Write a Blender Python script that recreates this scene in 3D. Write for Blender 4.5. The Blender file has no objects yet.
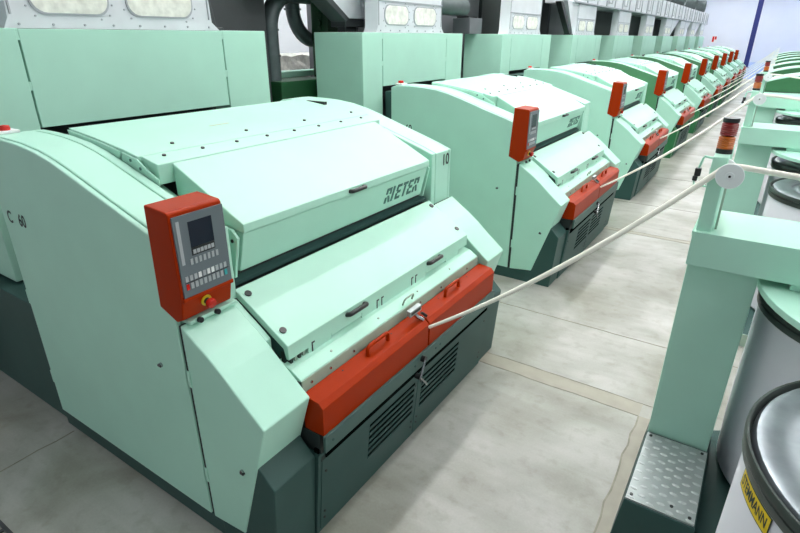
import bpy, bmesh, math, random
from mathutils import Vector, Matrix
random.seed(4)
S = bpy.context.scene
COL = S.collection
PI = math.pi
P = 4.185          # spacing of the machines along the row

# ------------------------------------------------------------------ materials
def mat(name, col, rough=.4, metal=0., spec=.5, noise=0., nscale=8., bump=0., bscale=60., emit=None, estr=0.):
    m = bpy.data.materials.new(name); m.use_nodes = True
    nt = m.node_tree; b = nt.nodes['Principled BSDF']
    b.inputs['Base Color'].default_value = (*col, 1)
    b.inputs['Roughness'].default_value = rough
    b.inputs['Metallic'].default_value = metal
    b.inputs['Specular IOR Level'].default_value = spec
    tc = nt.nodes.new('ShaderNodeTexCoord')
    if noise:
        n = nt.nodes.new('ShaderNodeTexNoise'); n.inputs['Scale'].default_value = nscale; n.inputs['Detail'].default_value = 4
        nt.links.new(tc.outputs['Object'], n.inputs['Vector'])
        r = nt.nodes.new('ShaderNodeValToRGB')
        r.color_ramp.elements[0].position = .3; r.color_ramp.elements[1].position = .7
        r.color_ramp.elements[0].color = (*[c*(1-noise) for c in col], 1)
        r.color_ramp.elements[1].color = (*[min(1, c*(1+noise*.4)) for c in col], 1)
        nt.links.new(n.outputs['Fac'], r.inputs['Fac']); nt.links.new(r.outputs['Color'], b.inputs['Base Color'])
    if bump:
        n2 = nt.nodes.new('ShaderNodeTexNoise'); n2.inputs['Scale'].default_value = bscale
        nt.links.new(tc.outputs['Object'], n2.inputs['Vector'])
        bp = nt.nodes.new('ShaderNodeBump'); bp.inputs['Strength'].default_value = bump
        nt.links.new(n2.outputs['Fac'], bp.inputs['Height']); nt.links.new(bp.outputs['Normal'], b.inputs['Normal'])
    if emit:
        b.inputs['Emission Color'].default_value = (*emit, 1); b.inputs['Emission Strength'].default_value = estr
    return m

M = {}
M['mint'] = mat('mint_paint', (.475, .80, .66), .40, noise=.04, nscale=3, bump=.02, bscale=300)
M['green'] = mat('green_paint', (.085, .27, .13), .42, noise=.05, nscale=3)
M['deepgreen'] = mat('deep_green_paint', (.006, .06, .018), .5, noise=.1)
M['green_base'] = mat('green_base_paint', (.025, .17, .06), .45, noise=.05)
M['teal'] = mat('dark_teal_paint', (.036, .088, .080), .46, spec=.28, noise=.08, nscale=4)
M['teal_light'] = mat('grey_teal_paint', (.07, .135, .12), .42, spec=.3, noise=.06, nscale=4)
M['slot'] = mat('dark_slot', (.002, .003, .003), 1, spec=0)
M['green_panel'] = mat('dark_green_panel', (.035, .15, .06), .45, noise=.06)
M['red'] = mat('red_paint', (.37, .027, .0004), .36, spec=.12, noise=.03)
M['mixred'] = mat('signal_red', (.62, .02, .012), .25)
M['black'] = mat('black_plastic', (.012, .014, .015), .35)
M['dark'] = mat('dark_recess', (.02, .03, .03), .6)
M['grey'] = mat('grey_panel', (.14, .17, .19), .4)
M['key'] = mat('key_caps', (.42, .45, .47), .5)
M['white'] = mat('white_plastic', (.85, .86, .86), .4)
M['cyan'] = mat('cyan_key', (.05, .4, .42), .4)
M['screen'] = mat('screen_glass', (.012, .018, .03), .12)
M['yellow'] = mat('yellow_paint', (.75, .55, .02), .4)
M['chrome'] = mat('chrome', (.42, .43, .45), .25, metal=1)
M['strip'] = mat('grey_green_strip', (.34, .46, .37), .38, noise=.08, nscale=12)
M['amber'] = mat('amber_lens', (.55, .12, .004), .3)
M['redlens'] = mat('red_lens', (.25, .004, .004), .3)
M['can'] = mat('can_plastic', (.80, .80, .87), .38, noise=.07, nscale=2)
M['rim'] = mat('can_rim', (.06, .075, .07), .35, metal=.3)
M['lid'] = mat('galvanised_lid', (.27, .30, .33), .34, metal=.9, noise=.25, nscale=9)
M['plate'] = mat('aluminium_plate', (.40, .44, .44), .45, metal=.5, noise=.1, nscale=10)
M['tread'] = mat('worn_tread', (.52, .56, .56), .5, metal=.3)
M['sliver'] = mat('cotton_sliver', (.93, .91, .82), .9, bump=.3, bscale=200)
M['cotton'] = mat('cotton', (.90, .90, .84), .95, noise=.22, nscale=14, bump=.8, bscale=25)
M['bale'] = mat('bale_wrap', (.74, .68, .55), .95, noise=.22, nscale=7, bump=.6, bscale=18)
M['silver'] = mat('galvanised_duct', (.74, .76, .81), .42, metal=.15, noise=.08, nscale=3)
M['seam'] = mat('duct_seam', (.42, .44, .48), .5, metal=.3)
M['machgrey'] = mat('grey_steel', (.045, .05, .055), .5, noise=.1, nscale=3)
M['machgrey2'] = mat('mid_grey_steel', (.15, .16, .175), .5, noise=.08, nscale=3)
M['pipe'] = mat('dark_pipe', (.10, .125, .13), .38, metal=.3, noise=.15, nscale=10)
M['blue'] = mat('blue_paint', (.02, .03, .17), .4)
M['wheel'] = mat('white_wheel', (.86, .90, .92), .38)
M['label'] = mat('yellow_label', (.88, .62, .01), .45)
M['ink'] = mat('black_ink', (.012, .03, .028), .5)
M['logo'] = mat('logo_ink', (.06, .17, .14), .5)
M['glow'] = mat('lamp_diffuser', (.9, .9, .9), .5, emit=(1, .99, .97), estr=33)

# walls, floor
M['wall'] = mat('white_wall', (.80, .84, .90), .7, noise=.03, nscale=.5)
M['ceil'] = mat('white_ceiling', (.8, .82, .84), .8)
M['blue_floor'] = mat('blue_floor', (.15, .29, .62), .35, noise=.05)
M['band'] = mat('joint_band', (.36, .34, .275), .45, noise=.14, nscale=6)
M['joint'] = mat('joint_line', (.27, .26, .20), .6, noise=.3, nscale=12)

def floor_material():
    m = bpy.data.materials.new('concrete_floor'); m.use_nodes = True
    nt = m.node_tree; N = nt.nodes; L = nt.links; b = N['Principled BSDF']
    tc = N.new('ShaderNodeTexCoord')
    def noise(scale, detail=5, dist=0, vec=None):
        n = N.new('ShaderNodeTexNoise'); n.inputs['Scale'].default_value = scale; n.inputs['Detail'].default_value = detail
        n.inputs['Distortion'].default_value = dist
        L.new(vec or tc.outputs['Object'], n.inputs['Vector']); return n.outputs['Fac']
    def ramp(f, p0, c0, p1, c1):
        r = N.new('ShaderNodeValToRGB'); e = r.color_ramp.elements
        e[0].position = p0; e[0].color = (*c0, 1); e[1].position = p1; e[1].color = (*c1, 1); L.new(f, r.inputs['Fac']); return r.outputs['Color']
    def mix(a, bb, fac, mode='MULTIPLY'):
        x = N.new('ShaderNodeMix'); x.data_type = 'RGBA'; x.blend_type = mode
        if isinstance(fac, float): x.inputs[0].default_value = fac
        else: L.new(fac, x.inputs[0])
        L.new(a, x.inputs[6]); L.new(bb, x.inputs[7]); return x.outputs[2]
    base = ramp(noise(1.3, 6, .4), .32, (.27, .27, .22), .66, (.50, .50, .475))
    mp = N.new('ShaderNodeMapping'); mp.inputs['Scale'].default_value = (.5, 4., 1); L.new(tc.outputs['Object'], mp.inputs['Vector'])
    streak = ramp(noise(2.2, 5, .6, mp.outputs['Vector']), .35, (.86, .86, .84), .65, (1, 1, 1))
    c = mix(base, streak, .8)
    spots = ramp(noise(9, 8), .30, (.74, .72, .66), .46, (1, 1, 1))
    c = mix(c, spots, .55)
    fine = ramp(noise(70, 3), .3, (.88, .88, .87), .7, (1.0, 1.0, 1.0))
    c = mix(c, fine, .6)
    L.new(c, b.inputs['Base Color'])
    rr = N.new('ShaderNodeMapRange'); rr.inputs['To Min'].default_value = .24; rr.inputs['To Max'].default_value = .48
    L.new(noise(3, 5), rr.inputs['Value']); L.new(rr.outputs['Result'], b.inputs['Roughness'])
    bp = N.new('ShaderNodeBump'); bp.inputs['Strength'].default_value = .05; L.new(noise(40, 4), bp.inputs['Height']); L.new(bp.outputs['Normal'], b.inputs['Normal'])
    return m
M['floor'] = floor_material()

# ------------------------------------------------------------------ mesh builder
ORG = Vector((0, 0, 0))
class MB:
    def __init__(s): s.v = []; s.f = []; s.m = []; s.mats = []; s.sm = []
    def mi(s, m):
        if m not in s.mats: s.mats.append(m)
        return s.mats.index(m)
    def add(s, vs, fs, m, smooth=False):
        n = len(s.v); s.v += [tuple(v) for v in vs]; i = s.mi(m)
        for f in fs: s.f.append(tuple(n+a for a in f)); s.m.append(i); s.sm.append(smooth)
        return s
    def box(s, x0, x1, y0, y1, z0, z1, m):
        vs = [(x, y, z) for x in (x0, x1) for y in (y0, y1) for z in (z0, z1)]
        return s.add(vs, [(0, 1, 3, 2), (4, 6, 7, 5), (0, 4, 5, 1), (2, 3, 7, 6), (0, 2, 6, 4), (1, 5, 7, 3)], m)
    def prism(s, prof, y0, y1, m):            # profile in x,z pushed along y
        n = len(prof); vs = [(x, y0, z) for x, z in prof]+[(x, y1, z) for x, z in prof]
        a = sum(prof[i][0]*prof[(i+1) % n][1]-prof[(i+1) % n][0]*prof[i][1] for i in range(n))
        fs = [tuple(range(n)), tuple(range(2*n-1, n-1, -1))]+[(i, i+n, (i+1) % n+n, (i+1) % n) for i in range(n)]
        if a < 0: fs = [tuple(reversed(f)) for f in fs]
        return s.add(vs, fs, m)
    def prismz(s, prof, z0, z1, m):           # profile in x,y pushed along z
        n = len(prof); vs = [(x, y, z0) for x, y in prof]+[(x, y, z1) for x, y in prof]
        a = sum(prof[i][0]*prof[(i+1) % n][1]-prof[(i+1) % n][0]*prof[i][1] for i in range(n))
        fs = [tuple(range(n-1, -1, -1)), tuple(range(n, 2*n))]+[(i, (i+1) % n, (i+1) % n+n, i+n) for i in range(n)]
        if a < 0: fs = [tuple(reversed(f)) for f in fs]
        return s.add(vs, fs, m)
    def prismx(s, prof, x0, x1, m):           # profile in y,z pushed along x
        n = len(prof); vs = [(x0, y, z) for y, z in prof]+[(x1, y, z) for y, z in prof]
        a = sum(prof[i][0]*prof[(i+1) % n][1]-prof[(i+1) % n][0]*prof[i][1] for i in range(n))
        fs = [tuple(range(n-1, -1, -1)), tuple(range(n, 2*n))]+[(i, (i+1) % n, (i+1) % n+n, i+n) for i in range(n)]
        if a < 0: fs = [tuple(reversed(f)) for f in fs]
        return s.add(vs, fs, m)
    def tube(s, pts, r, m, n=10, closed=False):
        pts = [Vector(p) for p in pts]; k = len(pts); vs = []; fs = []
        rs = r if isinstance(r, (list, tuple)) else [r]*k
        up = None
        for i, p in enumerate(pts):
            if closed: t = (pts[(i+1) % k]-pts[i-1]).normalized()
            else: t = (pts[min(i+1, k-1)]-pts[max(i-1, 0)]).normalized()
            if up is None: up = t.orthogonal().normalized()
            up = (up-t*up.dot(t)).normalized(); w = t.cross(up)
            for j in range(n):
                a = 2*PI*j/n; vs.append(p+(up*math.cos(a)+w*math.sin(a))*rs[i])
        for i in range(k if closed else k-1):
            for j in range(n):
                fs.append((i*n+j, i*n+(j+1) % n, ((i+1) % k)*n+(j+1) % n, ((i+1) % k)*n+j))
        if not closed: fs += [tuple(range(n-1, -1, -1)), tuple(range((k-1)*n, k*n))]
        return s.add(vs, fs, m, True)
    def disc(s, c, axis, r, h, m, n=24):      # a flat cylinder from c along axis by h
        c = Vector(c); ax = Vector(axis).normalized(); u = ax.orthogonal().normalized(); w = ax.cross(u)
        vs = [c+(u*math.cos(2*PI*j/n)+w*math.sin(2*PI*j/n))*r for j in range(n)]
        vs += [v+ax*h for v in vs]
        fs = [tuple(range(n-1, -1, -1)), tuple(range(n, 2*n))]
        s.add(vs, fs, m)
        return s.add(vs, [(j, (j+1) % n, n+(j+1) % n, n+j) for j in range(n)], m, True)
    def lathe(s, c, prof, m, n=48, axis=(0, 0, 1)):   # profile of (radius, height)
        c = Vector(c); ax = Vector(axis).normalized(); u = ax.orthogonal().normalized(); w = ax.cross(u)
        vs = []; k = len(prof)
        for r, h in prof:
            for j in range(n): vs.append(c+ax*h+(u*math.cos(2*PI*j/n)+w*math.sin(2*PI*j/n))*max(r, 1e-4))
        fs = [(i*n+j, i*n+(j+1) % n, (i+1)*n+(j+1) % n, (i+1)*n+j) for i in range(k-1) for j in range(n)]
        return s.add(vs, fs, m, True)
    def build(s, name, parent=None, bevel=0., label=None, autosmooth=True):
        me = bpy.data.meshes.new(name)
        me.from_pydata([tuple(Vector(v)-ORG) for v in s.v], [], s.f)
        for m in s.mats: me.materials.append(M[m])
        me.polygons.foreach_set('material_index', s.m)
        me.polygons.foreach_set('use_smooth', s.sm)
        me.update()
        if any(s.sm):
            me.set_sharp_from_angle(angle=math.radians(38))
        o = bpy.data.objects.new(name, me); COL.objects.link(o)
        if parent is not None: o.parent = parent
        else: o.location = ORG
        if bevel:
            b = o.modifiers.new('bevel', 'BEVEL'); b.width = bevel; b.segments = 2; b.limit_method = 'ANGLE'; b.angle_limit = math.radians(35)
        if label: o['label'] = label
        return o

def tag(o, label, cat=None, group=None, kind=None):
    o['label'] = label
    if cat: o['category'] = cat
    if group: o['group'] = group
    if kind: o['kind'] = kind
    return o
def empty(name, loc):
    global ORG
    o = bpy.data.objects.new(name, None); COL.objects.link(o); o.location = loc; o.empty_display_size = .2
    ORG = Vector(loc); return o
def free():
    global ORG
    ORG = Vector((0, 0, 0))
def kids(o): return [c for c in COL.objects if c.parent == o]
CH = {}
def copy_tree(root, dy, dx=0):
    def rec(o, par):
        c = o.copy(); COL.objects.link(c)
        if par: c.parent = par
        for ch in CH[o.name]: rec(ch, c)
        return c
    if root.name not in CH:
        allc = {}
        for o in COL.objects:
            if o.parent: allc.setdefault(o.parent.name, []).append(o)
        def reg(o):
            CH[o.name] = allc.get(o.name, [])
            for ch in CH[o.name]: reg(ch)
        reg(root)
    c = rec(root, None); c.location = root.location+Vector((dx, dy, 0)); return c

def text_mesh(txt, size):
    cu = bpy.data.curves.new('t', 'FONT'); cu.body = txt; cu.size = size; cu.offset = size*.022; cu.align_x = 'CENTER'; cu.align_y = 'CENTER'
    o = bpy.data.objects.new('t', cu); COL.objects.link(o)
    dg = bpy.context.evaluated_depsgraph_get(); dg.update()
    me = bpy.data.meshes.new_from_object(o.evaluated_get(dg))
    vs = [tuple(v.co) for v in me.vertices]; fs = [tuple(p.vertices) for p in me.polygons]
    bpy.data.objects.remove(o); bpy.data.curves.remove(cu); bpy.data.meshes.remove(me)
    return vs, fs

# ------------------------------------------------------------------ the room
def struct(mb, name, label=None, **k):
    free(); o = mb.build(name, **k); o['kind'] = 'structure'
    if label: o['label'] = label
    return o
struct(MB().box(-9, 14, -6, 76, -.1, 0, 'floor'), 'floor')
struct(MB().box(-9.2, -9, -6, 76, 0, 9.2, 'wall'), 'wall_left')
struct(MB().box(-9.2, 14, 76, 76.2, 0, 9.2, 'wall'), 'wall_back')
struct(MB().box(-9.2, 14, -6, 76, 9.2, 9.3, 'ceil'), 'ceiling')
struct(MB().box(-2.9, 14, 45, 76, 0, .004, 'blue_floor'), 'trim_1', 'light blue painted floor area')
b = MB()                                   # repaired strips across the floor and saw-cut joints
b.box(-9, -.27, 3.665, 3.83, 0, .0012, 'band')
b.box(-.275, -.19, 1.0, 3.665, 0, .0012, 'band')
b.box(-9, -.2, 7.86, 7.97, 0, .0012, 'band')
struct(b, 'trim_2', 'tan repaired strips crossing the concrete floor')
b = MB()
def wobble(y, x0, x1, w, amp=.006):
    n = int((x1-x0)/.12); pts = [(x0+(x1-x0)*i/n, y+random.uniform(-amp, amp)) for i in range(n+1)]
    b.prismz([(x, yy) for x, yy in pts]+[(x, yy+w) for x, yy in reversed(pts)], 0, .0022, 'joint')
def wobbley(x, y0, y1, w, amp=.008):
    n = int((y1-y0)/.12); pts = [(x+random.uniform(-amp, amp), y0+(y1-y0)*i/n) for i in range(n+1)]
    b.prismz([(xx, y) for xx, y in pts]+[(xx+w, y) for xx, y in reversed(pts)], 0, .0022, 'joint')
wobble(3.66, -9, -.275, .009); wobble(3.83, -9, -.2, .006); wobbley(-.28, 1., 3.66, .011)
for y in (4.80, 7.86, 7.97, 9.5, 11.7, 14.6, 17.4, 20.5, 23.6, 27, 31, 36, 41): wobble(y, -9, 3, .006+.0006*y, .004)
wobble(.55, -9, -3.6, .008); wobbley(-3.6, -2, 1.24, .008)
struct(b, 'trim_3', 'dark saw-cut joints in the concrete floor')

# ceiling lights out of view, added for the light they give
n_light = 0
def light_row(x, y0, y1, step, length=3.2, w=.34):
    global n_light
    y = y0
    first = None
    while y < y1:
        o = empty('unseen_ceiling_light', (x, y, 7.2))
        MB().box(x-w/2, x+w/2, y-length/2, y+length/2, 7.2, 7.28, 'white').build('lamp_housing', o)
        MB().box(x-w/2+.02, x+w/2-.02, y-length/2+.03, y+length/2-.03, 7.185, 7.2, 'glow').build('diffuser', o)
        r = MB()
        for q in (-1.2, 1.2): r.disc((x, y+q, 7.28), (0, 0, 1), .012, 1.92, 'machgrey2', 8)
        r.build('hanger_rod', o)
        n_light += 1
        tag(o, 'long white ceiling light out of view, added to light the hall', 'ceiling light', 'unseen ceiling lights')
        y += step*(1 if y < 13 else 1.75)
for a in ((-.9, 4, 70, 3.6), (-3.3, 4, 70, 3.6), (-6.5, 2, 40, 3.8), (4.6, 1, 70, 4.0), (8.0, 1, 70, 4.4)): light_row(*a)

for xx in (-6.5, -3.6, 1.0, 5.0):
    light_row(xx, 65, 74, 4.2)  # extra unseen lamps added to brighten the far wall
# drain grate
o = empty('floor_grate', (-3.25, .45, 0)); g = MB()
for i in range(13): g.box(-3.72+.07*i, -3.70+.07*i, .30, .58, 0, .012, 'machgrey')
g.build('grate_bar', o)
MB().box(-3.75, -2.80, .28, .30, 0, .014, 'machgrey').box(-3.75, -2.80, .58, .60, 0, .014, 'machgrey').build('grate_frame', o)
tag(o, 'dark metal drain grate in the floor at the lower left corner', 'grate')

# ------------------------------------------------------------------ carding machine
YC = 2.59
def mir(y): return 2*YC-y
ARCH = [(-3.72, 2.045), (-3.68, 2.062), (-3.6, 2.07), (-3.45, 2.07), (-3.28, 2.064), (-3.1, 2.045), (-2.95, 2.015), (-2.8, 1.972), (-2.65, 1.925), (-2.5, 1.878), (-2.35, 1.832), (-2.2, 1.785), (-2.09, 1.745)]
def arch(dz=0, x1=-2.09): return [(x, z+dz) for x, z in ARCH if x <= x1]
CHEEK = [(-2.06, 1.345), (-1.975, 1.287), (-1.89, 1.232), (-1.80, 1.165), (-1.72, 1.095), (-1.64, 1.03), (-1.553, .960), (-1.805, .155), (-2.06, .125)]
def ypair(a, b_, side): return (a, b_) if side < 0 else (mir(b_), mir(a))

def loop_handle(mb, x, y0, y1, z, h, r, m, nx=0., n=8):
    """bent round bar standing off a face: nx tilts it forward"""
    pts = [(x, y0, z)]
    for t in (0, .3, .6, 1): pts.append((x+nx*h, y0+.02*t, z+h*(.75+.25*t)))
    for t in (0, .4, .7, 1): pts.append((x+nx*h, y1-.02*(1-t), z+h*(1-.25*t)))
    pts.append((x, y1, z)); mb.tube(pts, r, m, n)

def make_machine():
    root = empty('carding_machine', (-2.6, YC, 0))
    # side cabinets with their arched tops
    for s in (-1, 1):
        a, c = ypair(1.284, 1.497, s); d, e = ypair(1.503, 1.556, s)
        prof = arch()+[(-2.09, .127), (-3.70, .127)]
        prof[0] = (-3.70, 2.05)
        cab = MB().prism(prof, a, c, 'mint').prism(arch(.0)+[(-2.09, 1.30), (-3.5, 1.30)], d, e, 'mint')
        
        cab.build('side_cabinet', root, .008)
        a, c = ypair(1.250, 1.279, s)
        door = MB().prism([(x, z-.004) for x, z in ARCH]+[(-2.088, .127), (-3.72, .127)], a, c, 'mint').build('side_door', root, .006)
        yo = a if s < 0 else c; sg = -1 if s < 0 else 1
        for zz in (.36, .98):
            MB().box(-3.735, -3.717, min(yo, yo-sg*.02), max(yo, yo-sg*.02)+.004, zz, zz+.10, 'mint').build('hinge', door, .004)
        MB().disc((-2.288, yo, 1.045), (0, sg, 0), .013, .010, 'chrome', 12).box(-2.30, -2.276, min(yo, yo+sg*.016), max(yo, yo+sg*.016), 1.040, 1.050, 'black').build('lock', door)
        if s < 0:
            for txt, xx in (('C', -3.622), ('60', -3.47)):
                vs, fs = text_mesh(txt, .105)
                g = MB(); g.add([(xx+x*.85, 1.2485, 1.592+y) for x, y, z in vs], fs, 'ink'); g.build('lettering', door, label='black model lettering on the side door')
        # front cheeks
        a, c = ypair(1.250, 1.556, s)
        ca, cc = ypair(1.55, 1.590, s)
        ck = MB().prism(CHEEK, a, c, 'mint').prism([(-2.055, 1.341), (-1.975, 1.286), (-1.89, 1.231), (-1.83, 1.187), (-1.83, 1.10), (-2.055, 1.10)], ca, cc, 'mint').build('front_cheek', root, .007)
        yo = a if s < 0 else c
        for zz in (.385, 1.0):
            MB().box(-2.068, -2.045, min(yo, yo+sg*.006), max(yo, yo+sg*.006), zz, zz+.095, 'mint').build('hinge', ck, .004)
        MB().disc((-1.748, yo, .622), (0, sg, 0), .012, .010, 'chrome', 12).box(-1.756, -1.732, min(yo, yo+sg*.014), max(yo, yo+sg*.014), .612, .622, 'black').build('lock', ck)
        # corner boxes of the base
        a, c = ypair(1.258, 1.545, s)
        MB().prism([(-1.65, .705), (-1.54, .597), (-1.585, .0), (-2.0, .0), (-2.0, .12), (-1.83, .13)], a, c, 'teal').build('corner_box', root, .006)
        yb = a if s < 0 else c
        # gap strip behind the door joint
        a, c = ypair(1.262, 1.5, s)
        MB().box(-2.093, -2.056, a, c, .13, 1.33, 'dark').build('door_post', root)
    # red emergency button at the rear of the arched top
    eb = MB().box(-3.70, -3.60, 1.30, 1.42, 2.07, 2.086, 'white').build('button_box', root, .004)
    MB().lathe((-3.655, 1.36, 2.086), [(0, 0), (.03, 0), (.033, .012), (.028, .026), (0, .03)], 'mixred', 20).build('stop_button', eb)
    # plinth and core
    MB().box(-3.72, -1.70, 1.262, mir(1.262), 0.0, .122, 'teal').build('plinth', root, .004)
    MB().prism([(-3.32, .12), (-3.32, 1.93), (-2.9, 1.88), (-2.5, 1.76), (-2.21, 1.44), (-2.21, .12)], 1.56, 3.62, 'dark').box(-2.21, -1.75, 1.56, 3.62, .12, 1.03, 'dark').box(-1.75, -1.52, 1.57, 3.61, .55, .725, 'dark').build('core', root)
    # top plate with bolts
    tp = MB()
    prof = [(-3.36, 2.098), (-3.1, 2.070), (-2.82, 2.032), (-2.70, 2.008), (-2.70, 1.90), (-3.30, 1.99)]
    tp.prism(prof, 1.575, mir(1.575), 'mint')
    tp.prism([(-2.695, 2.007), (-2.565, 1.978), (-2.565, 1.87), (-2.695, 1.89)], 1.595, mir(1.595), 'mint')
    for s in (-1, 1):      # stepped side flap
        a, c = ypair(1.563, 1.574, s)
        tp.prism([(-3.36, 2.09), (-3.05, 2.055), (-2.84, 2.022), (-2.86, 1.96), (-3.0, 1.975), (-3.33, 2.03)], a, c, 'mint')
        tp.prism([(-2.83, 2.02), (-2.70, 1.997), (-2.60, 1.94), (-2.53, 1.91), (-2.53, 1.87), (-2.83, 1.93)], a, c, 'mint')
    tpo = tp.build('top_plate', root, .005)
    for i in range(8):
        MB().disc((-2.655, 1.70+i*.2505, 1.998), (.22, 0, 1), .011, .007, 'black', 10).build('bolt', tpo)
    for i in range(4):
        MB().disc((-2.79, 1.85+i*.55, 2.026), (.17, 0, 1), .011, .007, 'black', 10).build('bolt', tpo)
    for xx, zz in ((-2.75, 1.985), (-2.67, 1.95)):
        MB().disc((xx, 1.5635, zz), (0, -1, 0), .009, .004, 'logo', 10).build('screw', tpo)
    st = MB(); st.box(-3.27, -3.07, 3.50, 3.53, 2.062, 2.090, 'black'); st.build('sticker', tpo, label='narrow black sticker')
    st = MB(); st.box(-2.99, -2.975, 2.27, 2.42, 2.0555, 2.0565, 'bale'); st.build('sticker', tpo, label='faint brown sticker')
    # hood
    h = MB()
    y0, y1 = 1.675, mir(1.675)
    h.prism([(-2.555, 1.975), (-2.045, 1.728), (-2.045, 1.682), (-2.10, 1.682), (-2.555, 1.80)], y0, y1, 'mint')
    h.prism([(-2.058, 1.678), (-2.118, 1.452), (-2.17, 1.452), (-2.17, 1.678)], y0+.006, y1-.006, 'mint')
    h.box(-2.50, -2.12, y0+.02, y1-.02, 1.45, 1.70, 'mint')
    ho = h.build('hood', root, .005)
    hp = MB(); loop_handle_x(hp, (-2.046, 2.53, 1.705), (-2.046, 2.665, 1.705), (1, 0, .15), .026, .0135, 'black'); hp.build('handle', ho)
    # side arms of the hood with rounded ends
    for s in (-1, 1):
        a, c = ypair(1.640, 1.655, s)
        arm = MB().prism([(-2.10, 1.70), (-2.06, 1.66), (-2.115, 1.43), (-2.17, 1.43), (-2.22, 1.70)], a, c, 'mint')
        yo = a if s < 0 else c
        arm.disc((-2.10, yo, 1.64), (0, -1 if s < 0 else 1, 0), .010, .004, 'black', 10)
        arm.build('hood_arm', root)
        if s < 0: MB().box(-2.14, -2.075, 1.560, 1.605, 1.34, 1.735, 'mint').build('pillar', root, .005)
        a, c = ypair(1.557, 1.672, s)
        MB().prism([(-2.72, 1.86), (-2.30, 1.70), (-2.16, 1.50), (-2.72, 1.50)], a, c, 'mint').tube([(-2.45, (a+c)/2, 1.79), (-2.24, (a+c)/2, 1.66)], .008, 'white', 8).build('hinge_arm', root)
    # maker's lettering on the hood front: slanted block letters of separate strokes
    build_logo(ho)
    # dark rails in the slot under the hood
    MB().box(-2.20, -2.10, 1.60, 3.58, 1.30, 1.365, 'dark').prism([(-2.16, 1.43), (-2.115, 1.405), (-2.115, 1.385), (-2.16, 1.40)], 1.60, 3.58, 'teal').box(-2.2, -2.15, 1.6, 3.58, 1.40, 1.46, 'black').build('slot_rail', root)
    # lower lid
    l = MB()
    ya, yb = 1.600, mir(1.600)
    l.prism([(-2.085, 1.387), (-1.95, 1.309), (-1.727, 1.166), (-1.727, 1.082), (-1.745, 1.082), (-1.76, 1.14), (-2.085, 1.345)], ya, yb, 'mint')
    for q0, q1, zb in ((1.745, 1.93, 1.036), (1.93, 2.21, 1.062), (2.21, 2.95, 1.036), (2.95, 3.24, 1.062), (3.24, 3.44, 1.036)):
        l.box(-1.7415, -1.7275, q0, q1, zb, 1.09, 'mint')
    l.prism([(-2.08, 1.345), (-1.74, 1.125), (-1.76, 1.06), (-2.08, 1.25)], ya+.004, ya+.012, 'teal')
    lo = l.build('lower_lid', root, .004)
    for yy in (2.15, 3.05):
        hp = MB(); loop_handle_x(hp, (-1.728, yy-.08, 1.135), (-1.728, yy+.08, 1.135), (1, 0, .35), .030, .0145, 'black'); hp.build('handle', lo)
    for yy in (1.645, mir(1.645)):
        for xx, zz in ((-2.035, 1.359), (-1.80, 1.214)):
            MB().disc((xx, yy, zz), (.55, 0, 1), .019, .006, 'black', 16).build('button', lo)
    for yy in (1.77, 2.36, 2.41, 2.76, 2.81):
        MB().box(-1.7272, -1.7255, yy, yy+.009, 1.045, 1.105, 'black').box(-1.7272, -1.7255, yy, yy+.024, 1.096, 1.105, 'black').build('slot_mark', lo)
    # lever mechanism in the notch at the lid end
    mm = MB()
    for i in range(4): mm.box(-1.76, -1.735, 1.62+.03*i, 1.636+.03*i, 1.046, 1.10-.01*(i % 2), 'strip' if i % 2 else 'black')
    mm.box(-1.78, -1.76, 1.60, 1.745, 1.046, 1.12, 'black')
    mm.build('latch', root)
    # apron ledge
    ap = MB().prism([(-1.80, 1.065), (-1.705, 1.043), (-1.638, 1.003), (-1.638, .993), (-1.80, .993)], 1.585, mir(1.585), 'mint').prism([(-1.637, 1.001), (-1.631, .998), (-1.629, .925), (-1.637, .925)], 1.585, mir(1.585), 'strip')
    apo = ap.build('apron', root, .003)
    for yy in (1.65, 1.80, 2.0, 2.72, 3.0, 3.4):
        MB().disc((-1.631, yy, .965), (1, 0, 0), .008, .007, 'chrome', 8).build('screw', apo)
    for yy in (1.86, 2.3, 2.75, 3.2):
        MB().disc((-1.672, yy, 1.023), (.5, 0, 1), .007, .004, 'strip', 8).build('screw', apo)
    hp = MB(); loop_handle_x(hp, (-1.655, 2.545, 1.012), (-1.655, 2.655, 1.012), (.35, 0, 1), .05, .006, 'strip'); hp.build('lift_handle', apo)
    # sliver guide between the two red covers
    g = MB()
    g.prism([(-1.575, 1.028), (-1.548, 1.022), (-1.548, .985), (-1.575, .992)], 2.47, 2.60, 'plate')
    g.box(-1.549, -1.546, 2.482, 2.588, .996, 1.012, 'black')
    g.tube([(-1.565, 2.53, .99), (-1.55, 2.555, .955), (-1.52, 2.58, .93)], .014, 'chrome', 8)
    g.tube([(-1.55, 2.60, .965), (-1.525, 2.63, .935)], .010, 'black', 8)
    g.build('sliver_guide', root)
    # red covers
    RP = [(-1.622, .937), (-1.515, .924), (-1.489, .896), (-1.493, .728), (-1.62, .728)]
    for q0, q1, hy in ((1.572, 2.600, 2.15), (2.616, mir(1.572), 3.05)):
        r = MB().prism(RP, q0, q1, 'red')
        ro = r.build('red_cover', root, .002)
        hp = MB(); loop_handle_x(hp, (-1.567, hy-.10, .929), (-1.567, hy+.10, .929), (0, 0, 1), .058, .0115, 'red'); hp.build('handle', ro)
        for yy in (q0+.28, q1-.28):
            MB().disc((-1.59, yy, .931), (.1, 0, 1), .006, .003, 'black', 8).build('screw', ro)
    # tray strip, base front, louvres
    tr = MB().prism([(-1.492, .735), (-1.474, .735), (-1.478, .632), (-1.494, .632)], 1.562, mir(1.562), 'teal_light')
    tro = tr.build('tray_panel', root, .003)
    for yy in (1.62, 2.42, 2.68, 2.74, 3.5):
        MB().disc((-1.477, yy, .685), (1, 0, 0), .008, .004, 'teal', 8).build('screw', tro)
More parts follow.
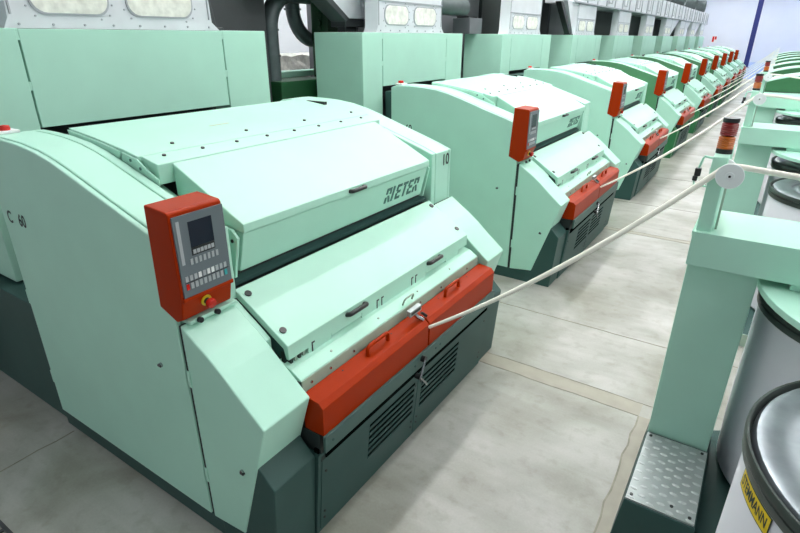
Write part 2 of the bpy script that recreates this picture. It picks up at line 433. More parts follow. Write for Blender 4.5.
    MB().prism([(-1.56, .63), (-1.53, .63), (-1.53, .60), (-1.56, .60)], 1.56, 3.62, 'slot').prism([(-1.53, .602), (-1.508, .602), (-1.512, .558), (-1.53, .558)], 1.60, 3.58, 'slot').prism([(-1.518, .603), (-1.575, .0), (-1.75, .0), (-1.75, .603)], 1.548, mir(1.548), 'teal').build('base_front', root, .004)
    def fx(z): return -1.518-(.603-z)*(.057/.603)
    for q0, q1, s0, s1 in ((1.575, 2.538, 2.00, 2.50), (2.546, 3.60, 2.60, 3.12)):
        lv = MB().prism([(fx(.553)+.004, .553), (fx(.03)+.004, .03), (fx(.03)-.006, .03), (fx(.553)-.006, .553)], q0, q1, 'teal')
        for i in range(6):
            z = .235+.048*i
            lv.prism([(fx(z)+.0055, z), (fx(z+.017)+.0055, z+.017), (fx(z+.017), z+.017), (fx(z), z)], s0, s1, 'slot')
            lv.prism([(fx(z)+.004, z-.001), (fx(z)+.010, z-.004), (fx(z-.022)+.004, z-.022)], s0, s1, 'teal')
        lvo = lv.build('louvre_panel', root)
        for yy in (q0+.03, q1-.03):
            for zz in (.10, .15, .46):
                MB().disc((fx(zz)+.004, yy, zz), (1, 0, .1), .008, .004, 'black', 8).build('screw', lvo)
    # crank lever
    lv = MB()
    lv.disc((-1.478, 2.50, .70), (1, 0, 0), .022, .03, 'black', 12)
    lv.tube([(-1.45, 2.50, .70), (-1.445, 2.44, .60)], .009, 'chrome', 8)
    lv.tube([(-1.45, 2.44, .60), (-1.445, 2.52, .50)], .007, 'chrome', 8)
    lv.disc((-1.48, 2.44, .60), (1, 0, 0), .02, .035, 'black', 12)
    lv.build('crank_lever', root)
    # control box
    cb = MB()
    CP = [(-2.165, 1.918), (-2.012, 1.908), (-2.000, 1.897), (-2.000, 1.49), (-2.022, 1.385), (-2.070, 1.362), (-2.188, 1.412)]
    cb.prism(CP, 1.246, 1.527, 'red')
    cb.box(-2.01, -1.992, 1.250, 1.535, 1.478, 1.500, 'red')
    cbo = cb.build('control_box', root, .006, label='red control box with grey keypad panel')
    MB().box(-2.001, -1.992, 1.258, 1.524, 1.502, 1.884, 'grey').build('keypad_panel', cbo)
    MB().box(-1.992, -1.9905, 1.272, 1.288, 1.66, 1.862, 'key').build('maker_strip', cbo)
    MB().box(-1.993, -1.990, 1.330, 1.455, 1.728, 1.848, 'screen').build('screen', cbo)
    MB().box(-1.993, -1.9905, 1.330, 1.455, 1.690, 1.727, 'black').build('softkey_strip', cbo)
    kk = MB()
    for i in range(6): kk.box(-1.992, -1.988, 1.336+.0195*i, 1.351+.0195*i, 1.697, 1.716, 'key')
    for i in range(7): kk.box(-1.993, -1.989, 1.315+.023*i, 1.328+.023*i, 1.650, 1.678, 'key')
    for i in range(10):
        kk.box(-1.993, -1.989, 1.275+.0235*i, 1.290+.0235*i, 1.578, 1.603, 'white' if i in (3, 5, 6) else 'key')
        kk.box(-1.993, -1.989, 1.275+.0235*i, 1.290+.0235*i, 1.538, 1.566, 'mixred' if i == 0 else ('cyan' if i == 9 else 'key'))
    kk.box(-1.993, -1.9895, 1.272, 1.512, 1.571, 1.5735, 'black')
    kk.build('keys', cbo)
    es = MB().disc((-2.012, 1.375, 1.445), (1, 0, -.2), .028, .008, 'yellow', 20).disc((-2.004, 1.375, 1.443), (1, 0, -.2), .016, .02, 'black', 16).lathe((-1.985, 1.375, 1.44), [(0, 0), (.022, 0), (.026, .012), (.022, .024), (0, .027)], 'mixred', 20, (1, 0, -.2))
    es.build('stop_button', cbo)
    MB().box(-2.085, -2.02, 1.28, 1.56, 1.345, 1.364, 'mint').build('box_bracket', root, .003)
    for yy in (1.33, 1.43):
        MB().disc((-2.02, yy, 1.355), (1, 0, .2), .014, .018, 'black', 12).build('knob', root)
    return root

def loop_handle_x(mb, a, c, out, h, r, m):
    a = Vector(a); c = Vector(c); o = Vector(out).normalized(); d = (c-a).normalized(); pts = [a, a+o*h*.6]
    for t in (25, 50, 75, 90): pts.append(a+o*(h*.6+h*.4*math.sin(math.radians(t)))+d*(h*.4*(1-math.cos(math.radians(t)))))
    for t in (90, 75, 50, 25): pts.append(c+o*(h*.6+h*.4*math.sin(math.radians(t)))-d*(h*.4*(1-math.cos(math.radians(t)))))
    pts += [c+o*h*.6, c]
    mb.tube(pts, r, m, 10)

def build_logo(parent):
    """block letters R I E T E R, each of bold strokes cut by a narrow slit, leaning forward"""
    y = 2.978; H = .112; Z0 = 1.503; W = .058; t = .021
    def P3(u, v):            # u along y, v up on the sloping hood front
        z = Z0+v*H; x = -2.058-(1.678-z)*(.06/.226)+.003
        return (x, u+v*.012, z)
    L = {'R': [((.12, 0), (.12, .40)), ((.12, .60), (.12, 1)), ((.12, .91), (1, .91)), ((.88, .82), (.88, .56)), ((.55, .48), (.98, 0))],
         'I': [((.3, 0), (.3, 1))],
         'E': [((.12, .12), (.12, .42)), ((0, .09), (1, .09)), ((.2, .5), (.92, .5)), ((0, .91), (1, .91)), ((.12, .58), (.12, .84))],
         'T': [((.0, .91), (1, .91)), ((.5, 0), (.5, .80))]}
    g = MB()
    for ch in 'RIETER':
        w = W*(.55 if ch == 'I' else 1)
        for (u0, v0), (u1, v1) in L[ch]:
            if v1 == v0: q = [(y+u0*w, v0-.09), (y+u1*w, v0-.09), (y+u1*w, v0+.09), (y+u0*w, v0+.09)]
            else: q = [(y+u0*w-t/2, v0), (y+u0*w+t/2, v0), (y+u1*w+t/2, v1), (y+u1*w-t/2, v1)]
            vs = [P3(*k) for k in q]; n = [(x-.004, yy, z) for x, yy, z in vs]
            g.add(vs+n, [(0, 1, 2, 3), (7, 6, 5, 4), (0, 4, 5, 1), (1, 5, 6, 2), (2, 6, 7, 3), (3, 7, 4, 0)], 'logo')
        y += w+.021
    g.build('lettering', parent, label="dark block letters of the maker's name")

m0 = make_machine()
machines = [m0]
# number plate of the nearest machine
def number(txt, root, k):
    global ORG
    vs, fs = text_mesh(txt, .125)
    ORG = Vector((-2.6, YC, 0))
    g = MB(); g.add([(-2.0865, 3.838+x*.95, 1.668+y) for x, y, z in vs], fs, 'ink')
    g.build('number', root, label='black number on the pillar')
CH.clear()
machines.append(copy_tree(m0, P)); machines.append(copy_tree(m0, 2*P))
mg = copy_tree(m0, 3*P)           # the green-sided kind from the fourth on
swap = {'side_door': {'mint': 'green'}, 'side_cabinet': {}, 'plinth': {'teal': 'green_base'}, 'corner_box': {'teal': 'green_base'},
        'base_front': {'teal': 'green_base'}, 'pillar': {'mint': 'mint'}, 'tray_panel': {'teal_light': 'green_base'}}
cache = {}
def recol(o):
    base = o.name.split('.')[0]
    if base in swap and swap[base]:
        if o.data.name not in cache:
            me = o.data.copy()
            for i, mm in enumerate(me.materials):
                for a, c in swap[base].items():
                    if mm == M[a]: me.materials[i] = M[c]
            cache[o.data.name] = me
        o.data = cache[o.data.name]
for o in list(COL.objects):
    if o.parent == mg: recol(o)
machines.append(mg)
for k in range(4, 10): machines.append(copy_tree(mg, (k-3)*P))
number('10', m0, 0)
ML = ['mint green carding machine nearest the camera, bearing the number 10',
      'second mint carding machine from the camera, its red control box edge-on',
      'third machine from the camera, last with mint sides and teal base',
      'fourth carding machine, first one with dark green sides',
      'fifth carding machine from the camera, green-sided',
      'sixth carding machine from the camera, green-sided',
      'seventh carding machine from the camera, green-sided',
      'eighth carding machine, third from the far end of the row',
      'ninth carding machine, next to last in the far distance',
      'tenth carding machine at the far end beside the blue pillar']
for k, m in enumerate(machines): tag(m, ML[k], 'machine', 'carding machines in the row')

# ------------------------------------------------------------------ chute feeders behind the machines
def make_feeder(wing):
    root = empty('chute_feeder', (-4.6, 2.69, 0))
    c = MB()
    c.box(-5.0, -4.23, 1.38, 1.800, .95, 2.635, 'mint'); c.box(-5.0, -4.23, 3.486, 4.0, .95, 2.635, 'mint')
    c.box(-5.0, -4.45, 1.79, 3.49, .95, 2.635, 'dark')
    c.build('cabinet', root, .006)
    MB().box(-4.29, -4.23, 1.812, 3.474, 1.99, 2.632, 'mint').box(-4.24, -4.231, 1.795, 1.815, 2.24, 2.30, 'mint').box(-4.24, -4.231, 3.472, 3.49, 2.24, 2.30, 'mint').box(-4.24, -4.231, 1.795, 1.815, 2.56, 2.634, 'mint').box(-4.24, -4.231, 3.472, 3.49, 2.56, 2.634, 'mint').build('door_panel', root, .004)
    MB().box(-5.0, -3.73, 1.285, mir(1.285), 0, .93, 'teal').build('base_cabinet', root, .005)
    MB().box(-4.22, -3.76, 1.84, 3.45, .93, 1.93, 'teal').build('dark_filler', root, .01)  # dark block filling the open space, standing in for its shade
    # silver chute
    ch = MB()
    ch.prismx([(1.765, 2.635), (3.515, 2.635), (3.44, 2.70), (3.42, 3.0), (3.42, 3.335), (1.81, 3.335), (1.81, 3.0), (1.80, 2.70)], -4.50, -4.30, 'silver')
    ch.box(-4.301, -4.288, 1.81, 3.42, 2.995, 3.010, 'seam'); ch.box(-4.301, -4.288, 1.81, 3.42, 3.315, 3.33, 'seam')
    for yy in (1.815, 3.405): ch.box(-4.301, -4.292, yy, yy+.012, 2.72, 3.335, 'seam')
    for i in range(8): ch.disc((-4.30, 1.86+.22*i, 2.66), (1, 0, 0), .008, .008, 'seam', 8)
    if wing == 'near':
        ch.prismx([(1.80, 2.64), (1.80, 3.36), (.95, 3.36), (1.62, 2.64)], -4.48, -4.32, 'silver')
    if wing == 'far':
        ch.prismx([(3.42, 2.66), (3.55, 2.64), (5.55, 3.36), (3.42, 3.36)], -4.48, -4.32, 'silver')
    ch.build('chute', root)
    for y0, y1 in ((1.96, 2.50), (2.66, 3.24)):
        def rr(d): # rounded window outline
            pts = []; R = .10
            for cx, cy, a0 in ((y1-R-d, 2.955-R-d, 0), (y0+R+d, 2.955-R-d, 90), (y0+R+d, 2.735+R+d, 180), (y1-R-d, 2.735+R+d, 270)):
                for t in range(0, 91, 15): pts.append((cx+R*math.cos(math.radians(a0+t)), cy+R*math.sin(math.radians(a0+t))))
            return pts
        f = MB().prismx(rr(-.012), -4.301, -4.292, 'seam')
        for t in range(0, 28, 3):
            p = rr(-.035)[t]; f.disc((-4.30, p[0], p[1]), (1, 0, 0), .007, .006, 'seam', 6)
        fo = f.build('window_frame', root)
        MB().prismx(rr(.0), -4.30, -4.289, 'cotton').build('pane', fo, label='window with cotton behind it')
    return root
f0 = make_feeder(False); CH.clear(); feeders = [f0]
fn = make_feeder('near'); ff = make_feeder('far')
for k in range(1, 10):
    if k == 3: o = fn; o.location.y += k*P
    elif k == 6: o = ff; o.location.y += k*P
    elif k in (7, 8): o = copy_tree(ff, (k-6)*P)
    else: o = copy_tree(f0, k*P)
    feeders.append(o)
FL = ['nearest', 'second', 'third', 'fourth', 'fifth', 'sixth', 'seventh', 'eighth', 'ninth', 'tenth and farthest']
for k in range(3):
    ORG = feeders[k].location.copy()
    MB().box(-4.95, -4.30, 1.81+k*P, 3.42+k*P, 3.335, 4.6, 'silver').box(-4.301, -4.292, 2.6+k*P, 2.615+k*P, 3.35, 4.6, 'seam').build('upper_chute', feeders[k])
free()
for k, o in enumerate(feeders): tag(o, 'mint feeder cabinet under a silver chute behind the %s carding machine' % FL[k], 'feeder', 'chute feeders behind the carding machines')

# overhead silver duct along the far feeders
free(); d = MB()
d.box(-5.0, -4.285, 13.9, 42.2, 3.34, 3.95, 'silver')
y = 14.0; i = 0
while y < 42:
    d.box(-4.285, -4.255, y, y+.035, 3.34, 3.95, 'seam')
    if i % 2: 
        d.box(-4.285, -4.27, y+.22, y+.25, 3.45, 3.85, 'seam'); d.box(-4.285, -4.27, y+.62, y+.65, 3.45, 3.85, 'seam'); d.box(-4.285, -4.27, y+.22, y+.65, 3.45, 3.48, 'seam')
    y += .93; i += 1
d.box(-4.285, -4.25, 13.9, 42.2, 3.34, 3.37, 'seam')
o = d.build('overhead_duct'); tag(o, 'long ribbed silver duct running above the far feeders', 'duct')
for k, yy in enumerate((14.8, 19, 23.1, 27.3, 31.5, 35.7, 39.9)):
    r = empty('fan_housing', (-4.62, yy, 3.95))
    MB().lathe((-4.95, yy, 4.30), [(0, 0), (.31, 0), (.33, .04), (.33, .58), (.30, .62), (.28, .60), (.24, .5), (0, .48)], 'pipe', 28, (1, 0, 0)).build('drum', r)
    MB().box(-4.9, -4.4, yy-.2, yy+.2, 3.95, 4.02, 'machgrey').build('foot', r)
    tag(r, 'dark round fan drum on the overhead duct, %s from the camera' % ['first', 'second', 'third', 'fourth', 'fifth', 'sixth', 'last'][k], 'fan', 'fan drums on the overhead duct')
free()

# ------------------------------------------------------------------ what stands behind and between the feeders
def simple(name, mb, label, cat, group=None, bevel=.01):
    global ORG
    xs = [v[0] for v in mb.v]; ys = [v[1] for v in mb.v]; zs = [v[2] for v in mb.v]
    ORG = Vector(((min(xs)+max(xs))/2, (min(ys)+max(ys))/2, min(zs)))
    o = mb.build(name, bevel=bevel); free(); tag(o, label, cat, group); return o
simple('control_cabinet', MB().box(-5.9, -5.25, 1.0, 5.0, 0, 4.6, 'machgrey'), 'dark grey steel cabinet rising behind the nearest feeder', 'cabinet')
simple('brace', MB().prismx([(3.70, 2.66), (3.92, 2.66), (3.62, 4.2), (3.42, 4.2)], -4.97, -4.82, 'machgrey').box(-4.98, -4.80, 3.62, 3.98, 2.635, 2.67, 'machgrey'), 'dark sloping brace beside the nearest silver chute', 'brace')
lb = MB().box(-5.75, -5.1, 5.02, 6.01, 0, 2.06, 'deepgreen').box(-5.8, -5.6, 5.02, 6.5, 2.06, 2.14, 'mint')
simple('green_cabinet', lb, 'low dark green cabinet with pale top edge between the first two feeders', 'cabinet')
pts = [(-5.35, 5.14, 2.06), (-5.35, 5.14, 2.66)]
for t in range(10, 91, 10): pts.append((-5.35, 5.14+.42*(1-math.cos(math.radians(t))), 2.66+.42*math.sin(math.radians(t))))
pts.append((-5.35, 5.9, 3.08))
pm = MB().tube(pts, .105, 'pipe', 20)
for z in (2.36, 2.66): pm.disc((-5.35, 5.14, z-.012), (0, 0, 1), .118, .024, 'pipe', 20)
simple('pipe', pm, 'thick dark pipe bending over above the low green cabinet', 'pipe', bevel=0)
pts = [(-5.55, 5.78, 3.3), (-5.55, 5.78, 2.93)]
for t in range(10, 91, 10): pts.append((-5.55, 5.78+.40*(1-math.cos(math.radians(t))), 2.93-.40*math.sin(math.radians(t))))
pts.append((-5.55, 6.5, 2.53))
pm = MB().tube(pts, .095, 'pipe', 20).disc((-5.55, 5.78, 2.905), (0, 0, 1), .115, .022, 'pipe', 20)
simple('pipe', pm, 'thinner grey pipe curving down and to the right, against the white wall', 'pipe', bevel=0)
simple('boom', MB().box(-5.7, -5.02, 4.62, 7.2, 3.04, 3.4, 'machgrey').tube([(-5.2, 5.0, 3.12), (-5.2, 7.0, 3.12)], .10, 'pipe', 12), 'dark horizontal beam above the two bent pipes', 'beam')
gp = MB().box(-5.45, -5.15, 6.02, 6.32, 2.0, 3.04, 'deepgreen')
for i in range(4): gp.disc((-5.3, 6.0-.02*(i % 2), 2.66+.09*i), (0, 1, 0), .05, .06, 'deepgreen', 10)
gp.box(-5.4, -5.2, 6.05, 6.3, 0, 2.05, 'deepgreen')
simple('green_post', gp, 'green bracketed post behind the second feeder', 'post')
# cotton bales against the left wall
for i, (xx, yy, w) in enumerate(((-8.0, 6.55, 1.0), (-8.0, 7.65, 1.05), (-8.0, 8.78, 1.1), (-8.0, 9.95, 1.1))):
    for lv, (z0, z1) in enumerate(((0, .76), (.76, 1.52), (1.52, 2.24))):
        bm = bmesh.new(); bmesh.ops.create_cube(bm, size=1); bmesh.ops.subdivide_edges(bm, edges=bm.edges[:], cuts=7, use_grid_fill=True)
        for v in bm.verts:
            p = v.co.copy(); rnd = math.sin(p.x*23+i)*math.cos(p.y*19+lv)*.02+random.uniform(-.022, .022)
            v.co = Vector((p.x*1.1*(1+rnd), p.y*w*(1+rnd), (p.z+.5)*(z1-z0)*(1+(rnd*1.6 if p.z > .3 and lv == 2 else 0))))
            for c_ in range(4): pass
        me = bpy.data.meshes.new('cotton_bale'); bm.to_mesh(me); bm.free(); me.materials.append(M['bale' if lv < 1 else 'cotton'])
        o = bpy.data.objects.new('cotton_bale', me); COL.objects.link(o); o.location = (xx, yy, z0)
        tag(o, '%s cotton bale of the %s stack seen between the first two feeders' % (['lowest', 'middle', 'topmost'][lv], ['first', 'second', 'third', 'fourth'][i]), 'bale', 'stacked cotton bales')
# dark steel housings behind the gaps further along
simple('hopper', MB().prismx([(5.62, 3.9), (5.50, 3.05), (5.93, 2.80), (6.30, 2.80), (6.30, 3.9)], -4.95, -4.72, 'silver').prismx([(5.62, 3.9), (5.50, 3.9), (5.38, 3.05), (5.86, 2.76), (5.93, 2.80), (5.52, 3.06)], -4.96, -4.70, 'machgrey').box(-5., -4.75, 5.9, 6.3, 2.70, 2.80, 'machgrey').box(-4.93, -4.8, 5.95, 6.2, 2.635, 2.72, 'machgrey'), 'silver sloping hopper left of the second chute', 'hopper')
for k in range(1, 9):
    yy = YC+(k+.5)*P
    simple('dust_housing', MB().box(-6.3, -5.3, yy-2.0, yy+2.05, 0, 4.4, 'machgrey2' if k in (1, 3) else 'dark'), 'dark grey steel housing behind the gap after the %s feeder' % FL[k], 'housing', 'steel housings behind the feeders')
simple('pipe', MB().tube([(-4.85, 7.7, 3.06), (-4.85, 9.35, 3.06)], .14, 'pipe', 20), 'dark horizontal pipe right of the second chute', 'pipe', bevel=0)
simple('metal_box', MB().box(-5.1, -4.75, 9.45, 9.95, 2.635, 2.90, 'machgrey2').box(-5.05, -4.8, 9.5, 9.85, 2.90, 2.93, 'black'), 'small grey box standing on the third feeder', 'box')
simple('brace', MB().prismx([(13.97, 2.64), (14.13, 2.64), (13.25, 3.33), (13.05, 3.33)], -4.46, -4.33, 'black').box(-4.48, -4.3, 13.95, 14.15, 2.635, 2.66, 'black'), 'black sloping brace between the third and fourth chutes', 'brace')

# blue pillar and sign at the far wall
simple('pillar', MB().box(-2.55, -2.15, 61.8, 62.2, 0, 9.2, 'blue').box(-2.62, -2.08, 61.73, 62.27, 0, .06, 'blue'), 'tall blue steel pillar at the far end of the aisle', 'pillar')
sg = MB().box(-6.9, -6.35, 75.97, 76, 2.0, 2.75, 'white')
sg.prismx([(0, 0), (1, 0), (1, 1), (0, 1)], 0, 0, 'white') if False else None
sg.box(-6.85, -6.65, 75.95, 75.97, 2.1, 2.68, 'mixred'); sg.box(-6.6, -6.42, 75.95, 75.97, 2.35, 2.68, 'mixred')
simple('sign', sg, 'small red and white sign on the far white wall', 'sign', bevel=0)

# ------------------------------------------------------------------ can coilers along the right of the aisle
def lamp_parts(parent, x, y):
    l = MB().disc((x, y, 2.062), (0, 0, 1), .0375, .022, 'black', 24).disc((x, y, 2.215), (0, 0, 1), .0375, .020, 'black', 24)
    l.disc((x, y, 2.08), (0, 0, 1), .012, .14, 'black', 12)
    lo = l.build('signal_lamp', parent, .003)
    a = [(.030, 0)]; 
    for i in range(6): a += [(.0385, .003+.010*i), (.0355, .008+.010*i)]
    MB().lathe((x, y, 2.084), a+[(.03, .063)], 'amber', 24).build('amber_lens', lo, label='amber lens')
    MB().lathe((x, y, 2.150), a+[(.03, .066)], 'redlens', 24).build('red_lens', lo, label='red lens')

def make_coiler():
    root = empty('can_coiler', (.8, 3.2, 0))
    MB().prismz([(.195, 1.05), (1.75, 1.05), (1.75, 4.05), (.85, 4.05), (.195, 3.62)], 0, .12, 'teal').box(.2, 1.75, 1.035, 1.05, 0, .125, 'strip').build('platform', root, .006)
    st = MB()
    # flared step foot
    vs = [(-.195, 2.40, 0), (.19, 2.40, 0), (.19, 3.45, 0), (-.195, 3.45, 0), (-.163, 2.455, .31), (.183, 2.455, .31), (.183, 3.45, .31), (-.163, 3.45, .31)]
    st.add(vs, [(3, 2, 1, 0), (4, 5, 6, 7), (0, 1, 5, 4), (1, 2, 6, 5), (2, 3, 7, 6), (3, 0, 4, 7)], 'teal')
    st.build('step_foot', root, .004)
    pl = MB().box(-.158, .176, 2.462, 3.085, .31, .320, 'plate')
    nx, ny = 7, 17
    for i in range(nx):
        for j in range(ny):
            if (i+j) % 2: continue
            cx = -.158+.334*(i+.5)/nx; cy = 2.462+.623*(j+.5)/ny; s_ = 1 if (j % 2) else -1
            a, w = .0225, .0105
            q = [(a, .0), (a*.5, w), (-a*.5, w), (-a, 0), (-a*.5, -w), (a*.5, -w)]
            th = math.radians(7*s_); R = lambda p, k: (cx+k*(p[0]*math.cos(th)-p[1]*math.sin(th)), cy+k*(p[0]*math.sin(th)+p[1]*math.cos(th)))
            v = [(*R(p, 1), .320) for p in q]+[(*R(p, .55), .3235) for p in q]
            pl.add(v, [(6, 7, 8, 9, 10, 11)]+[(e, (e+1) % 6, 6+(e+1) % 6, 6+e) for e in range(6)], 'tread')
    plo = pl.build('tread_plate', root)
    for cx, cy in ((-.135, 3.055), (.150, 3.055), (-.135, 2.50), (.150, 2.50), (.06, 2.53)):
        MB().disc((cx, cy, .320), (0, 0, 1), .009, .005, 'black', 10).build('screw', plo)
    # column, top beam and the post above it
    MB().box(-.162, .172, 3.10, 3.44, .31, 1.50, 'mint').build('column', root, .005)
    bo = MB().box(-.166, 1.9, 3.0, 3.50, 1.497, 1.680, 'mint').box(-.17, -.166, 3.0, 3.5, 1.66, 1.684, 'mint')
    bo.build('beam', root, .006)
    MB().box(-.157, -.088, 3.03, 3.48, 1.68, 2.062, 'mint').build('upper_post', root, .005)
    lamp_parts(root, -.122, 3.16)
    # coiler head plate bulging towards the aisle
    pts = [(.18, 3.60)]
    for t in range(176, 301, 6): pts.append((1.05+.885*math.cos(math.radians(t)), 3.18+.885*math.sin(math.radians(t))))
    pts += [(1.9, 2.5), (1.9, 3.60)]
    MB().prismz(pts, 1.425, 1.46, 'mint').box(.3, 1.9, 3.02, 3.5, 1.46, 1.50, 'mint').build('coiler_head', root, .004)
    MB().lathe((.87, 3.43, 1.36), [(0, .06), (.60, .06), (.60, 0), (0, 0)], 'rim', 40).build('coiler_disc', root)
    # guide wheels
    for (cx, cy, cz, r) in ((-.066, 2.985, 1.986, .061), (-.100, 3.052, 1.995, .061)):
        w = MB().lathe((cx, cy, cz), [(0, 0), (r-.002, 0), (r, .002), (r, .008), (r-.002, .010), (.02, .010), (.018, .014), (0, .014)], 'wheel', 40, (0, -1, 0))
        w.disc((cx, cy-.014, cz), (0, -1, 0), .006, .003, 'black', 12)
        w.disc((cx, cy, cz), (0, 1, 0), .016, .05, 'wheel', 14)
        w.build('guide_wheel', root)
    # sensor on its bent bracket
    MB().tube([(-.155, 3.08, 2.045), (-.195, 3.08, 2.05), (-.20, 3.08, 2.04), (-.222, 3.08, 1.93), (-.218, 3.08, 1.905), (-.155, 3.08, 1.90)], .006, 'mint', 8).build('bracket', root)
    MB().box(-.225, -.196, 3.06, 3.095, 1.95, 1.99, 'black').box(-.229, -.206, 3.06, 3.09, 1.925, 1.95, 'black').build('sensor', root, .004)
    MB().box(-.078, -.068, 3.10, 3.13, 1.68, 1.90, 'strip').build('cable_strip', root)
    return root
c0 = make_coiler(); CH.clear(); coilers = [c0, copy_tree(c0, P), copy_tree(c0, 2*P)]
# the green kind further along: an arched green housing stands on the beam
def make_green_coiler():
    root = empty('can_coiler', (.8, 3.2+3*P, 0)); D = 3*P
    MB().box(.195, 1.9, 1.05+D, 4.05+D, 0, .12, 'green_base').build('platform', root, .006)
    MB().box(-.17, .17, 2.5+D, 3.4+D, 0, 1.40, 'mint').build('column', root, .005)
    prof = [(-.13, 1.45)]
    for i in range(13):
        t = i/12; x = -.13+2.3*t; prof.append((x, 1.50+.36*math.sin(PI*min(1, .08+t*.84))**.6))
    prof.append((2.17, 1.45))
    inner = [(x, z-.02) if 0 < i < len(prof)-1 else (x, z) for i, (x, z) in enumerate(prof)]
    MB().prism(inner, 2.95+D, 2.98+D, 'green_panel').build('arched_panel', root, .004)
    MB().prism(prof, 2.98+D, 4.3+D, 'mint').build('arched_housing', root, .006)
    MB().box(-.14, 2.2, 2.93+D, 4.3+D, 1.36, 1.45, 'machgrey').build('dark_strip', root)
    MB().prismz([(-.1, 1.7+D), (2.1, 1.7+D), (2.1, 2.93+D), (-.1, 2.93+D)], 1.38, 1.44, 'mint').build('coiler_head', root, .01)
    w = MB().lathe((-.12, 2.92+D, 1.93), [(0, 0), (.09, 0), (.09, .03), (0, .03)], 'wheel', 24, (0, -1, 0)); w.build('guide_wheel', root)
    MB().box(-.155, -.10, 2.95+D, 3.1+D, 1.5, 2.02, 'strip').build('upper_post', root)
    return root
cg = make_green_coiler(); CH.clear(); coilers.append(cg)
for k in range(4, 10): coilers.append(copy_tree(cg, (k-3)*P))
for k, o in enumerate(coilers):
    tag(o, ['mint can coiler at the lower right with tread plate step and signal lamp', 'second mint can coiler from the camera with a red and amber lamp', 'third can coiler from the camera, farthest one with a signal lamp'][k] if k < 3 else 'green arched can coiler %s from the camera on the right' % FL[k], 'coiler', 'can coilers along the aisle')

# cans
def make_can(cx, cy, z0):
    root = empty('sliver_can', (cx, cy, z0))
    h = 1.30-z0
    MB().lathe((cx, cy, z0), [(0, 0), (.61, 0), (.638, .03), (.648, .3), (.650, h-.07), (.64, h-.05), (.60, h-.10), (0, h-.10)], 'can', 72).build('can_body', root)
    MB().lathe((cx, cy, z0), [(.645, h-.082), (.660, h-.080), (.664, h-.072), (.664, h-.046), (.656, h-.042), (.656, h-.038), (.668, h-.033), (.669, h-.008), (.665, h), (.657, h), (.653, h-.008), (.648, h-.04), (.60, h-.055)], 'rim', 72).build('rim', root)
    lid = [(.645, h-.05), (.642, h-.02), (.632, h-.006), (.615, h-.002), (.50, h-.004), (.485, h-.012), (.478, h-.020), (.455, h-.020), (.445, h-.010), (.43, h-.008), (.415, h-.016), (.40, h-.034), (.38, h-.040), (.20, h-.042), (.19, h-.030), (.15, h-.028), (.14, h-.04), (0, h-.042)]
    MB().lathe((cx, cy, z0), lid, 'lid', 72).build('lid', root)
    return root
can = make_can(.87, 2.0, .12); CH.clear()
cans = []
for k in range(0, 9):
    for j, (dy, nm) in enumerate(((0, 'waiting before'), (1.43, 'under'))):
        cans.append((copy_tree(can, k*P+dy) if (k or j) else can, k, nm))
for o, k, nm in cans:
    if k == 0: lb = 'grey sliver can with shiny lid and yellow label at the lower right' if o == can else 'grey sliver can under the head of the nearest coiler'
    else: lb = 'grey sliver can %s the %s can coiler' % (nm, FL[k])
    tag(o, lb, 'can', 'sliver cans')
# yellow label wrapped on the nearest can
def on_can(a, z, r=.6535): return (.87+r*math.cos(math.radians(a)), 2.0+r*math.sin(math.radians(a)), z)
ORG = Vector((.87, 2.0, .12))
def strip(a0, a1, z0, z1, r, m, mb):
    n = 14; vs = []; 
    for i in range(n+1):
        a = a0+(a1-a0)*i/n; vs += [on_can(a, z0, r), on_can(a, z1, r)]
    mb.add(vs, [(2*i, 2*i+2, 2*i+3, 2*i+1) for i in range(n)], m)
LA0, LA1, LZ = 190.2, 211.0, 1.168
lm = MB(); strip(LA0, LA1, LZ-.040, LZ+.040, .6518, 'ink', lm); strip(LA0+.5, LA1-.5, LZ-.035, LZ+.035, .6525, 'label', lm)
vs, fs = text_mesh('STEMMANN', .056)
xs = [v[0] for v in vs]; w = max(xs)-min(xs)
lm.add([on_can((LA0+LA1)/2+x/w*(LA1-LA0-3.2), LZ+y*1.05, .6532) for x, y, z in vs], fs, 'ink')
lm.build('sticker', can, label='yellow sticker with black capital letters')
free()

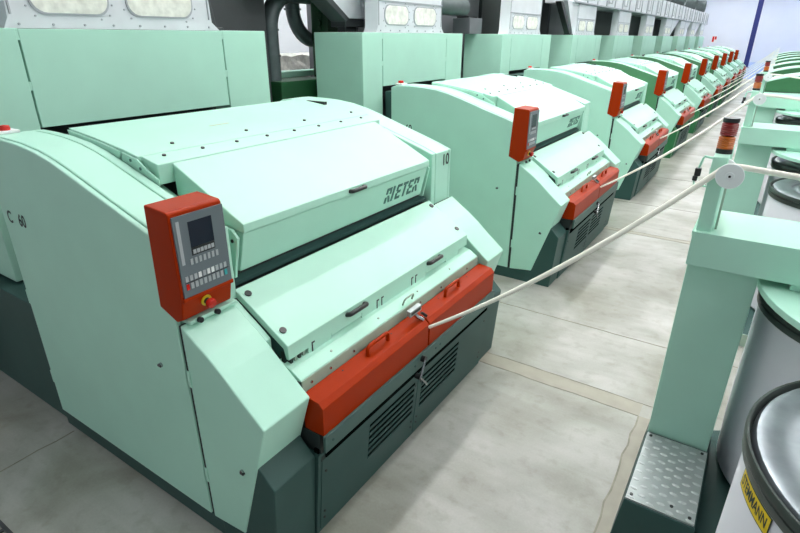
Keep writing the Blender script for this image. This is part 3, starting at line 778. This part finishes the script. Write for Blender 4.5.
# ------------------------------------------------------------------ slivers running from each machine over the wheels
for k in range(0, 10):
    D = k*P; a = Vector((-1.487, 2.600, .878)); w = Vector((-.108, 3.010, 2.006 if k < 3 else 2.0)); pts = []; rs = []
    n = 28
    for i in range(n+1):
        t = i/n; p = a.lerp(w, t); p.z -= 4*.07*t*(1-t); pts.append(p+Vector((0, D, 0))); rs.append(.0105+.0045*min(1, t*2))
    for q in ((-.09, 3.01, 2.020), (-.06, 3.01, 2.030), (-.02, 3.01, 2.029), (.2, 3.015, 2.012), (.6, 3.12, 1.95), (.86, 3.22, 1.86), (.88, 3.24, 1.69)):
        if k >= 3 and q[0] > .1: continue
        pts.append(Vector(q)+Vector((0, D, 0))); rs.append(.0145)
    free(); b = MB(); b.tube(pts, rs, 'sliver', 10)
    simple('cotton_sliver', b, 'white cotton rope drawn from the %s carding machine over a guide wheel' % FL[k], 'cotton rope', 'cotton slivers crossing the aisle', bevel=0)

# ------------------------------------------------------------------ light and camera
W = bpy.data.worlds.new('World'); S.world = W; W.use_nodes = True
bg = W.node_tree.nodes['Background']; bg.inputs[0].default_value = (.90, .97, 1, 1); bg.inputs[1].default_value = .44

cd = bpy.data.cameras.new('camera'); cam = bpy.data.objects.new('camera', cd); COL.objects.link(cam); S.camera = cam
pitch, yaw, roll = math.radians(23.46), math.radians(33.39), math.radians(.285)
f = Vector((-math.sin(yaw)*math.cos(pitch), math.cos(yaw)*math.cos(pitch), -math.sin(pitch)))
r = Vector((math.cos(yaw), math.sin(yaw), 0)); u = r.cross(f)
r2 = r*math.cos(roll)+u*math.sin(roll); u2 = u*math.cos(roll)-r*math.sin(roll)
mt = Matrix((r2, u2, -f)).transposed().to_4x4(); mt.translation = Vector((0, 0, 2.6)); cam.matrix_world = mt
cd.sensor_width = 36; cd.lens = 532/800*36; cd.clip_start = .05; cd.clip_end = 300

S.view_settings.view_transform = 'Standard'; S.view_settings.look = 'None'; S.view_settings.gamma = 1
S.view_settings.use_curve_mapping = False; S.view_settings.exposure = 0.0
